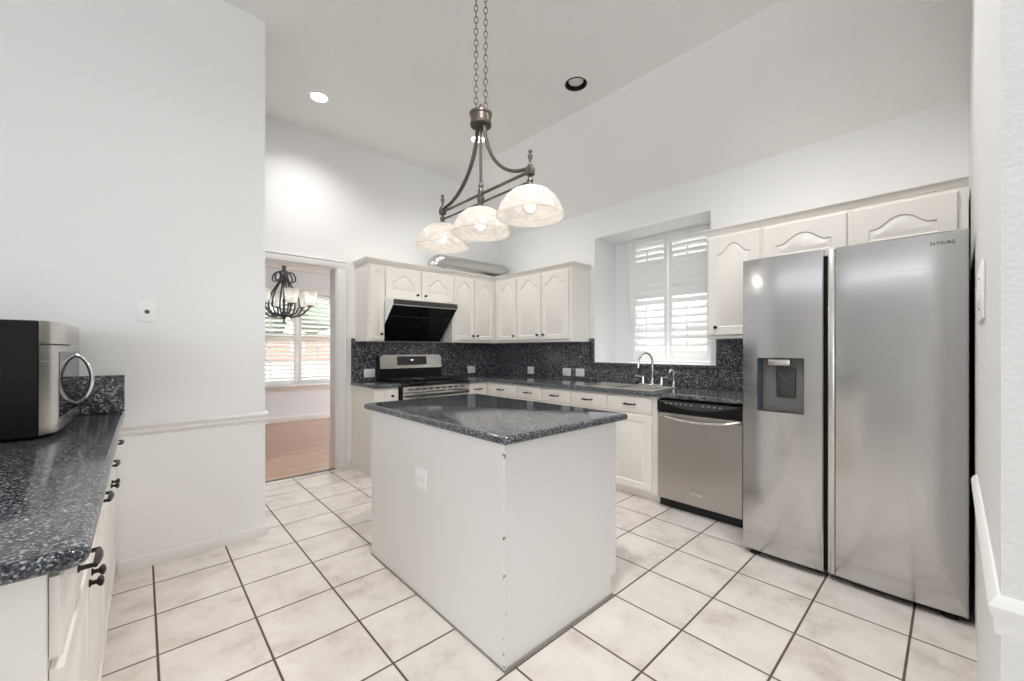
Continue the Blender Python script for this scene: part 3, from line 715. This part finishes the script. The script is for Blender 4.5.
# ------------------------------------------------------------------ dishwasher
dw = thing('dishwasher', 'stainless dishwasher with a black control band between sink cabinet and fridge', 'dishwasher', (3.4, 1.305, 0))
FDW = Fr((3.14, 0, 0), (0, 1, 0), (-1, 0, 0)); D0, D1 = 0.990, 1.632
MB().box(D0, D1, -.60, 0, .075, .872, FDW).build('body', 'blackm', dw)
MB().box(D0, D1, -.60, -.012, .0, .074, FDW).build('toe_kick', 'gap', dw)
q = MB(); P = []
N_ = 16
top = []; bot = []
for i in range(N_+1):
    u = D0+.004+(D1-D0-.008)*i/N_; t = 2*i/N_-1; top.append((u, .868)); bot.append((u, .775))
q.loft([[FDW.p(u, .001, z) for u, z in bot+top[::-1]], [FDW.p(u, .040, z) for u, z in bot+top[::-1]], [FDW.p(u, .046, z*.98+.02*.82) for u, z in bot+top[::-1]]]); cp = q.build('control_band', 'blackm', dw)
lens_ = [(D0+.02+(D1-D0-.04)*i/N_, .862-.055*(1-(2*i/N_-1)**2)) for i in range(N_+1)]
q = MB(); PP = lens_+[(D1-.02, .864), (D0+.02, .864)]
q.loft([[FDW.p(u, .0465, z) for u, z in PP], [FDW.p(u, .049, z) for u, z in PP]]); fa = q.build('button_panel', 'char', dw)
for i in range(10):
    u = D1-.08-.04*i-(.05 if i > 5 else 0)
    MB().box(u-.008, u+.008, .049, .0495, .842, .849, FDW).build('button', 'pale', fa)
dd = MB(); P = outline(D0+.004, D1-.004, .078, .770, 0, 0)
dd.loft([[FDW.p(u, .001, z) for u, z in P], [FDW.p(u, .038, z) for u, z in P], [FDW.p(u, .043, z) for u, z in outline(D0+.004, D1-.004, .078, .770, .005, 0)]]); ddo = dd.build('door', 'steel2', dw)
hp_ = [FDW.p(D0+.02+(D1-D0-.04)*i/20, .043+.042*min(1, math.sin(PI*i/20)*2.2), .752-.030*math.sin(PI*i/20)) for i in range(21)]
MB().tube(hp_, .012, 12).build('handle', 'steel3', ddo)
bdg = MB().box(1.262, 1.362, .043, .0455, .160, .190, FDW, .001).build('badge', 'steel3', ddo)
q = MB()
for i in range(5): q.box(1.278+i*.015, 1.278+i*.015+.009, .0455, .0462, .170, .181, FDW)
q.build('lettering', 'pale', ddo)

# ------------------------------------------------------------------ fridge
fr = thing('refrigerator', 'large side-by-side stainless fridge with a water dispenser in the left door', 'refrigerator', (3.2, .43, 0))
FF = Fr((2.865, 0, 0), (0, 1, 0), (-1, 0, 0)); FZ0, FZ1 = .035, 1.828
A0, A1, B0, B1 = -.049, .438, .488, .896
MB().box(A0+.004, B1-.004, -.72, -.004, .05, 1.80, FF, .004).build('body', 'char', fr)
MB().box(A0+.02, B1-.02, -.68, -.01, .02, .05, FF).build('kick_plate', 'gap', fr)
for u in (A0+.06, B1-.06): MB().lathe((2.84, u, 0), (0, 0, 1), [(.028, 0), (.030, .01), (.022, .02), (.015, .035)], 14).build('foot', 'gap', fr)
MB().box(A1-.02, B0+.02, -.004, .02, .05, 1.80, FF).build('door_gap', 'gap', fr)
def curved_door(u0, u1, z0, z1, hole=None, edge=.0):
    """slightly bowed door skin; hole=(u0,u1,z0,z1) leaves an opening"""
    us = sorted(set([u0, u0+.006] + [u0+.006+(u1-u0-.012)*i/14 for i in range(1, 14)] + [u1-.006, u1] + (list(hole[:2]) if hole else [])))
    zs = sorted(set([z0, z0+.006, z1-.006, z1] + [z0+(z1-z0)*i/6 for i in range(1, 6)] + (list(hole[2:]) if hole else [])))
    bm = MB(); V = {}
    def n_at(u, z):
        t = (2*(u-u0)/(u1-u0)-1); n = .078+.012*(1-t*t)
        tz = 2*(z-z0)/(z1-z0)-1; n += .006*(1-tz**6)-.006
        if min(u-u0, u1-u, z-z0, z1-z) < 1e-6: n -= .006
        return n
    for i, u in enumerate(us):
        for j, z in enumerate(zs): V[i, j] = bm.bm.verts.new(FF.p(u, n_at(u, z), z))
    inside = lambda i, j: hole and hole[0] < (us[i]+us[i+1])/2 < hole[1] and hole[2] < (zs[j]+zs[j+1])/2 < hole[3]
    for i in range(len(us)-1):
        for j in range(len(zs)-1):
            if not inside(i, j): bm.bm.faces.new((V[i, j], V[i+1, j], V[i+1, j+1], V[i, j+1]))
    per = [(i, 0) for i in range(len(us))] + [(len(us)-1, j) for j in range(1, len(zs))] + [(i, len(zs)-1) for i in range(len(us)-2, -1, -1)] + [(0, j) for j in range(len(zs)-2, 0, -1)]
    back = [bm.bm.verts.new(FF.p(us[i], .002, zs[j])) for i, j in per]
    for k in range(len(per)):
        l = (k+1) % len(per); bm.bm.faces.new((V[per[k]], V[per[l]], back[l], back[k]))
    if not hole: bm.bm.faces.new(back)
    return bm
rd = curved_door(A0, A1, FZ0, FZ1).build('door', 'steel', fr, ang=40)
DH = (.573, .811, .900, 1.222)
ld = curved_door(B0, B1, FZ0, FZ1, DH).build('door', 'steel', fr, ang=40)
MB().box(A1+.0005, A1+.030, .02, .070, FZ0+.004, FZ1-.004, FF, .003).build('handle_edge', 'steel3', rd)
# dispenser recess
q = MB(); hn = .084
o0 = [FF.p(u, hn, z) for u, z in ((DH[0], DH[2]), (DH[1], DH[2]), (DH[1], DH[3]), (DH[0], DH[3]))]
o1 = [FF.p(u, .012, z) for u, z in ((DH[0]+.006, DH[2]+.010), (DH[1]-.006, DH[2]+.010), (DH[1]-.006, DH[3]-.004), (DH[0]+.006, DH[3]-.004))]
q.loft([o0, o1], cap0=False); dsp = q.build('dispenser', 'grey', fr, smooth=False)
MB().box(DH[1]-.009, DH[1]-.006, .012, .082, DH[2]+.012, DH[3]-.006, FF).build('recess_side', 'blue', dsp)
MB().box(DH[0], DH[1], .075, .0865, DH[2], DH[2]+.010, FF, .002).build('drip_tray', 'char', dsp)
MB().box(DH[0]+.070, DH[1]-.055, .030, .080, DH[3]-.045, DH[3]-.008, FF, .006).build('spout', 'steel3', dsp)
pd = MB().box(DH[0]+.055, DH[1]-.085, .016, .026, DH[2]+.085, DH[3]-.060, FF, .006).build('paddle', 'char', dsp)
q = MB(); uc = (DH[0]+.055+DH[1]-.085)/2
q.tube([FF.p(uc-.034, .027, 1.125), FF.p(uc, .028, 1.088), FF.p(uc+.034, .027, 1.125)], .003, 6); q.build('paddle_mark', 'grey', dsp)
q = MB(); q.text('SAMSUNG', .0225, lambda x, y, z: FF.p(.034-x*.68, .0845+z, 1.774+y), sp=1.25); q.build('lettering', 'text', rd, smooth=False)

# ------------------------------------------------------------------ microwave
mw = thing('microwave_oven', 'countertop microwave with black sides and a stainless front on the left counter', 'microwave', (-.48, 2.8, .92))
mw_turn = -.024        # it stands turned a touch towards the room
MZ0, MZ1, MX = .932, 1.384, -.255
MB().box(-.69, -.292, 2.400, 3.135, MZ0, MZ1, bev=.006).build('body', 'blackm', mw)
for x in (-.64, -.34):
    for y in (2.46, 3.08): MB().lathe((x, y, .921), (0, 0, 1), [(.014, 0), (.016, .012)], 12).build('foot', 'blackm', mw)
def mwf(z0, z1): return lambda a, b, t: (a, b, z0+t*(z1-z0))
prof = [(-.291, 2.402), (-.270, 2.445), (-.257, 2.485), (-.255, 2.50), (-.255, 3.10), (-.270, 3.133), (-.291, 3.133)]
MB().prism(prof, mwf(MZ0+.004, 1.288)).build('door', 'steel3', mw)
tp = MB().prism(prof, mwf(1.294, MZ1)).build('top_panel', 'steel3', mw)
wd = MB().box(-.256, -.2535, 2.535, 3.09, .985, 1.262, bev=.001, seg=1).build('window', 'black', mw, label='mirror-dark glass window of the microwave door')
hy = 2.985
hpts = [(-.2545+.056*math.sin(PI*i/20)**.55, hy, 1.005+.240*i/20) for i in range(21)]
MB().tube(hpts, .010, 12).build('handle', 'chrome', mw)

mw.rotation_euler.z = mw_turn; mw.location.x += .0076

# ------------------------------------------------------------------ pendant over the island
PX, PY = 1.43, 1.825
pl = thing('pendant_light', 'bronze island pendant with three alabaster glass bowl shades on chains', 'pendant lamp', (PX, PY, 1.92))
BZ = 2.160
MB().lathe((PX, PY, H-.03), (0, 0, 1), [(.02, -.012), (.055, -.006), (.065, .01), (.065, .030)], 28).build('ceiling_canopy', 'pewter', pl)
MB().lathe((PX, PY, 2.545), (0, 0, 1), [(.040, 0), (.060, .004), (.062, .015), (.058, .02), (.058, .058), (.064, .063), (.064, .075), (.03, .082), (.008, .085), (.008, .105), (.012, .112), (.004, .13)], 28).build('hub', 'pewter', pl)
ch_dir = Vector((.0, 1, 0))
for s in (-1, 1):
    m = MB(); z = 2.625; k = 0; yy = PY+s*.044
    while z < H-.03:
        m2 = []
        for i in range(12):
            a = 2*PI*i/12; x_, z_ = .0112*math.cos(a), .0205*math.sin(a)
            m2.append((PX+x_*(.68 if k % 2 else .74), yy+x_*(.74 if k % 2 else -.68), z+.0205+z_))
        m.tube(m2, .0023, 6, closed=True); z += .0335; k += 1
    m.build('chain', 'pewter', pl)
MB().tube([(PX, PY, BZ-.05), (PX, PY, 2.55)], .0085, 12).lathe((PX, PY, BZ-.055), (0, 0, 1), [(.012, 0), (.020, .01), (.022, .03), (.013, .04), (.018, .052), (.018, .075), (.011, .09), (.015, .10), (.010, .115)], 18).build('stem', 'pewter', pl)
for s in (-1, 1):
    pts = [(PX, PY+s*(.030+.365*(1-math.cos(PI/2*i/22))), BZ+.02+.40*(1-math.sin(PI/2*i/22))) for i in range(23)]
    MB().tube(pts, .0125, 10, flat=.75).build('arm', 'pewter', pl)
for z, r in ((BZ, .0085), (BZ-.050, .0065)): MB().tube([(PX, PY-.40, z), (PX, PY+.40, z)], r, 10).build('rail', 'pewter', pl)
for k in (-1, 0, 1):
    y = PY+.398*k
    if k:
        MB().box(PX-.018, PX+.018, y-.018, y+.018, BZ-.020, BZ+.022, bev=.005).lathe((PX, y, BZ+.022), (0, 0, 1), [(.014, 0), (.016, .006), (.008, .016), (.006, .03), (.012, .046), (.013, .055), (.006, .066), (.011, .078), (.004, .088)], 16).build('end_block', 'pewter', pl)
    st = 2.078
    MB().lathe((PX, y, st-.006), (0, 0, 1), [(.034, 0), (.036, .012), (.018, .02), (.013, .03), (.017, .042), (.012, .052), (.010, BZ-st-.02)], 20).build('fitter', 'pewter', pl)
    prof = [(.030, st), (.060, st-.006), (.095, st-.024), (.125, st-.055), (.148, st-.095), (.162, st-.135), (.168, st-.158), (.170, st-.166), (.166, st-.168), (.158, st-.135), (.143, st-.095), (.120, st-.058), (.092, st-.029), (.058, st-.011), (.028, st-.005)]
    MB().lathe((PX, y, 0), (0, 0, 1), [(q_, st+(z_-st)*.87) for q_, z_ in prof], 48, cap=False).build('shade', 'shade', pl, ang=60)
    b = MB().ball((PX, y, st-.088), .028, 3, (1, 1, 1.15)).lathe((PX, y, st-.07), (0, 0, 1), [(.016, 0), (.016, .062)], 16).build('bulb', 'bulb', pl)
    light('pendant_bulb', 'POINT', (PX, y, st-.128), .8, (1, .97, .95), shadow_soft_size=.03)

# ------------------------------------------------------------------ recessed lights
def can(label, x, y, lit):
    t = thing('recessed_light', label, 'ceiling light', (x, y, H-.01), None)
    if lit: MB().lathe((x, y, H), (0, 0, -1), [(.098, 0), (.098, .003), (.090, .007), (.070, .007), (.066, .002), (.066, -.0)], 40).build('trim_ring', 'plate' if lit else 'ceil', t)
    if lit: MB().lathe((x, y, H), (0, 0, -1), [(.066, .0005), (.066, .002), (.045, .010), (.0, .012)], 32).build('lens', 'lens', t)
    else:
        MB().lathe((x, y, H), (0, 0, 1), [(.094, -.003), (.083, -.004), (.081, .0), (.079, .09), (.0, .092), (.0, .096), (.083, .096), (.083, .002), (.094, .0)], 40, cap=False).build('baffle', 'blackm', t)
        MB().lathe((x, y, H), (0, 0, 1), [(.0, .012), (.045, .014), (.062, .020), (.062, .028), (.03, .060), (.02, .091)], 28).build('bulb', 'bulboff', t)
    if lit: light('recessed_or_fill_lamp', 'SPOT', (x, y, H-.03), 52, (.98, .97, .95), spot_size=math.radians(142), spot_blend=1.0, shadow_soft_size=.06)
light('recessed_or_fill_lamp', 'SPOT', (2.55, .70, H-.03), 75, (.98, .97, .96), spot_size=math.radians(150), spot_blend=1.0, shadow_soft_size=.10)  # added fill spot above the view, no fixture, brightens the fridge side
light('recessed_or_fill_lamp', 'SPOT', (.90, .90, H-.03), 135, (.98, .97, .96), spot_size=math.radians(170), spot_blend=1.0, shadow_soft_size=.10)  # another added fill without a fixture, for the near floor and partition
can('lit recessed ceiling light near the partition wall', 1.17, 3.83, True)
can('lit recessed ceiling light seen right behind the pendant stem', 2.66, 3.444, True)
can('unlit recessed ceiling light with a black baffle, right of the pendant chains', 2.723, 2.168, False)

# ------------------------------------------------------------------ dining chandelier
CX, CY, CZ, CS = 1.36, 5.85, 1.615, 1.07
cl = thing('chandelier', 'dark iron scroll chandelier with white glass shades hanging in the dining room', 'chandelier', (CX, CY, CZ))
MB().lathe((CX, CY, CZ), (0, 0, 1), [(.002, 0), (.012, .02), (.008, .04), (.03, .07), (.045, .10), (.03, .13), (.014, .15), (.012, .24), (.02, .27), (.010, .30), (.008, .53), (.022, .55), (.045, .575), (.055, .60), (.04, .625), (.018, .65), (.026, .68), (.022, .70), (.010, .72), (.012, .75), (.003, .77)], 20).build('column', 'iron', cl)
MB().tube([(CX, CY, CZ+.74), (CX, CY, CZ+(2.75-CZ)/CS)], .007, 8).build('hanging_rod', 'iron', cl)
NA = 6
for k in range(NA):
    a = 2*PI*k/NA+.558; dx, dy = math.cos(a), math.sin(a)
    P = lambda r, z: (CX+dx*r, CY+dy*r, CZ+z)
    cr_ = [(.03, .585), (.06, .615), (.10, .60), (.125, .555), (.125, .51), (.10, .495), (.085, .515)]
    MB().tube([P(*q) for q in cr_], .010, 8).build('scroll', 'iron', cl)
    cage = [(.035, .575), (.045, .53), (.075, .46), (.125, .38), (.165, .28), (.170, .20), (.13, .12), (.05, .085)]
    MB().tube([P(*q) for q in cage], .010, 8).build('cage_rod', 'iron', cl)
    arm = [(.03, .10), (.09, .08), (.16, .085), (.22, .125), (.265, .175), (.29, .205)]
    ar = MB().tube([P(*q) for q in arm], .011, 8).lathe(P(.29, .20), (0, 0, 1), [(.012, 0), (.036, .012), (.038, .018), (.014, .022), (.013, .04)], 16).build('arm', 'iron', cl)
    MB().lathe(P(.29, .22), (0, 0, 1), [(.020, 0), (.045, .010), (.060, .035), (.068, .085), (.080, .165), (.077, .165), (.064, .085), (.056, .037), (.042, .014), (.018, .005)], 24, cap=False).build('shade', 'shade2', ar, ang=60)
    light('chandelier_bulb', 'POINT', (CX+dx*.29*CS, CY+dy*.29*CS, CZ+.30*CS), 3.2, (1, .96, .92), shadow_soft_size=.025)

# added pale wall that bounces daylight towards the kitchen window
struct('wall_bounce', MB().box(8.6, 8.8, -3, 8, -.3, 3.4), 'wall')
cl.scale = (CS, CS, CS)
# ------------------------------------------------------------------ the yard beyond the dining window
def yard_tree(label, x, y, h, r, seed):
    rnd = random.Random(seed); t = thing('yard_tree', label, 'tree', (x, y, -.3), 'trees beyond the dining window')
    MB().tube([(x, y, -.3), (x+.1, y, h*.25), (x, y+.1, h*.55)], [.22, .16, .09], 10).build('trunk', 'bark', t)
    m = MB()
    for i in range(26):
        a = rnd.uniform(0, 2*PI); q = rnd.uniform(0, r*.8); k = rnd.uniform(.0, 1)
        m.ball((x+q*math.cos(a), y+q*math.sin(a)*.8, h*(.30+.65*k)), r*rnd.uniform(.25, .42)*(1.1-.4*k), 2, (1, 1, .85))
    for v_ in m.bm.verts: v_.co += Vector((rnd.uniform(-1, 1), rnd.uniform(-1, 1), rnd.uniform(-1, 1)))*.13
    m.build('foliage', 'leaf', t)
yard_tree('tree filling the upper left of the dining window behind the chandelier', 3.6, 19.5, 7.5, 3.0, 1)
yard_tree('tree seen through the right-hand panes of the dining window', 9.5, 22.0, 8.0, 3.2, 2)
ho = thing('yard_house', 'low reddish brick house far across the yard behind the dining shutters', 'house', (15, 58, -.3))
MB().box(0, 32, 55, 63, -.3, 3.1).build('brick_wall', 'brick', ho)
MB().prism([(54.2, 3.1), (63.8, 3.1), (59, 6.0)], lambda a, b, t: (-.8+t*33.6, a, b)).build('roof', 'roof', ho)
for x in (8.0, 13.5, 19.0, 24.0): MB().box(x, x+1.6, 54.95, 55.02, .9, 2.3, bev=.01).build('window', 'pale', ho)
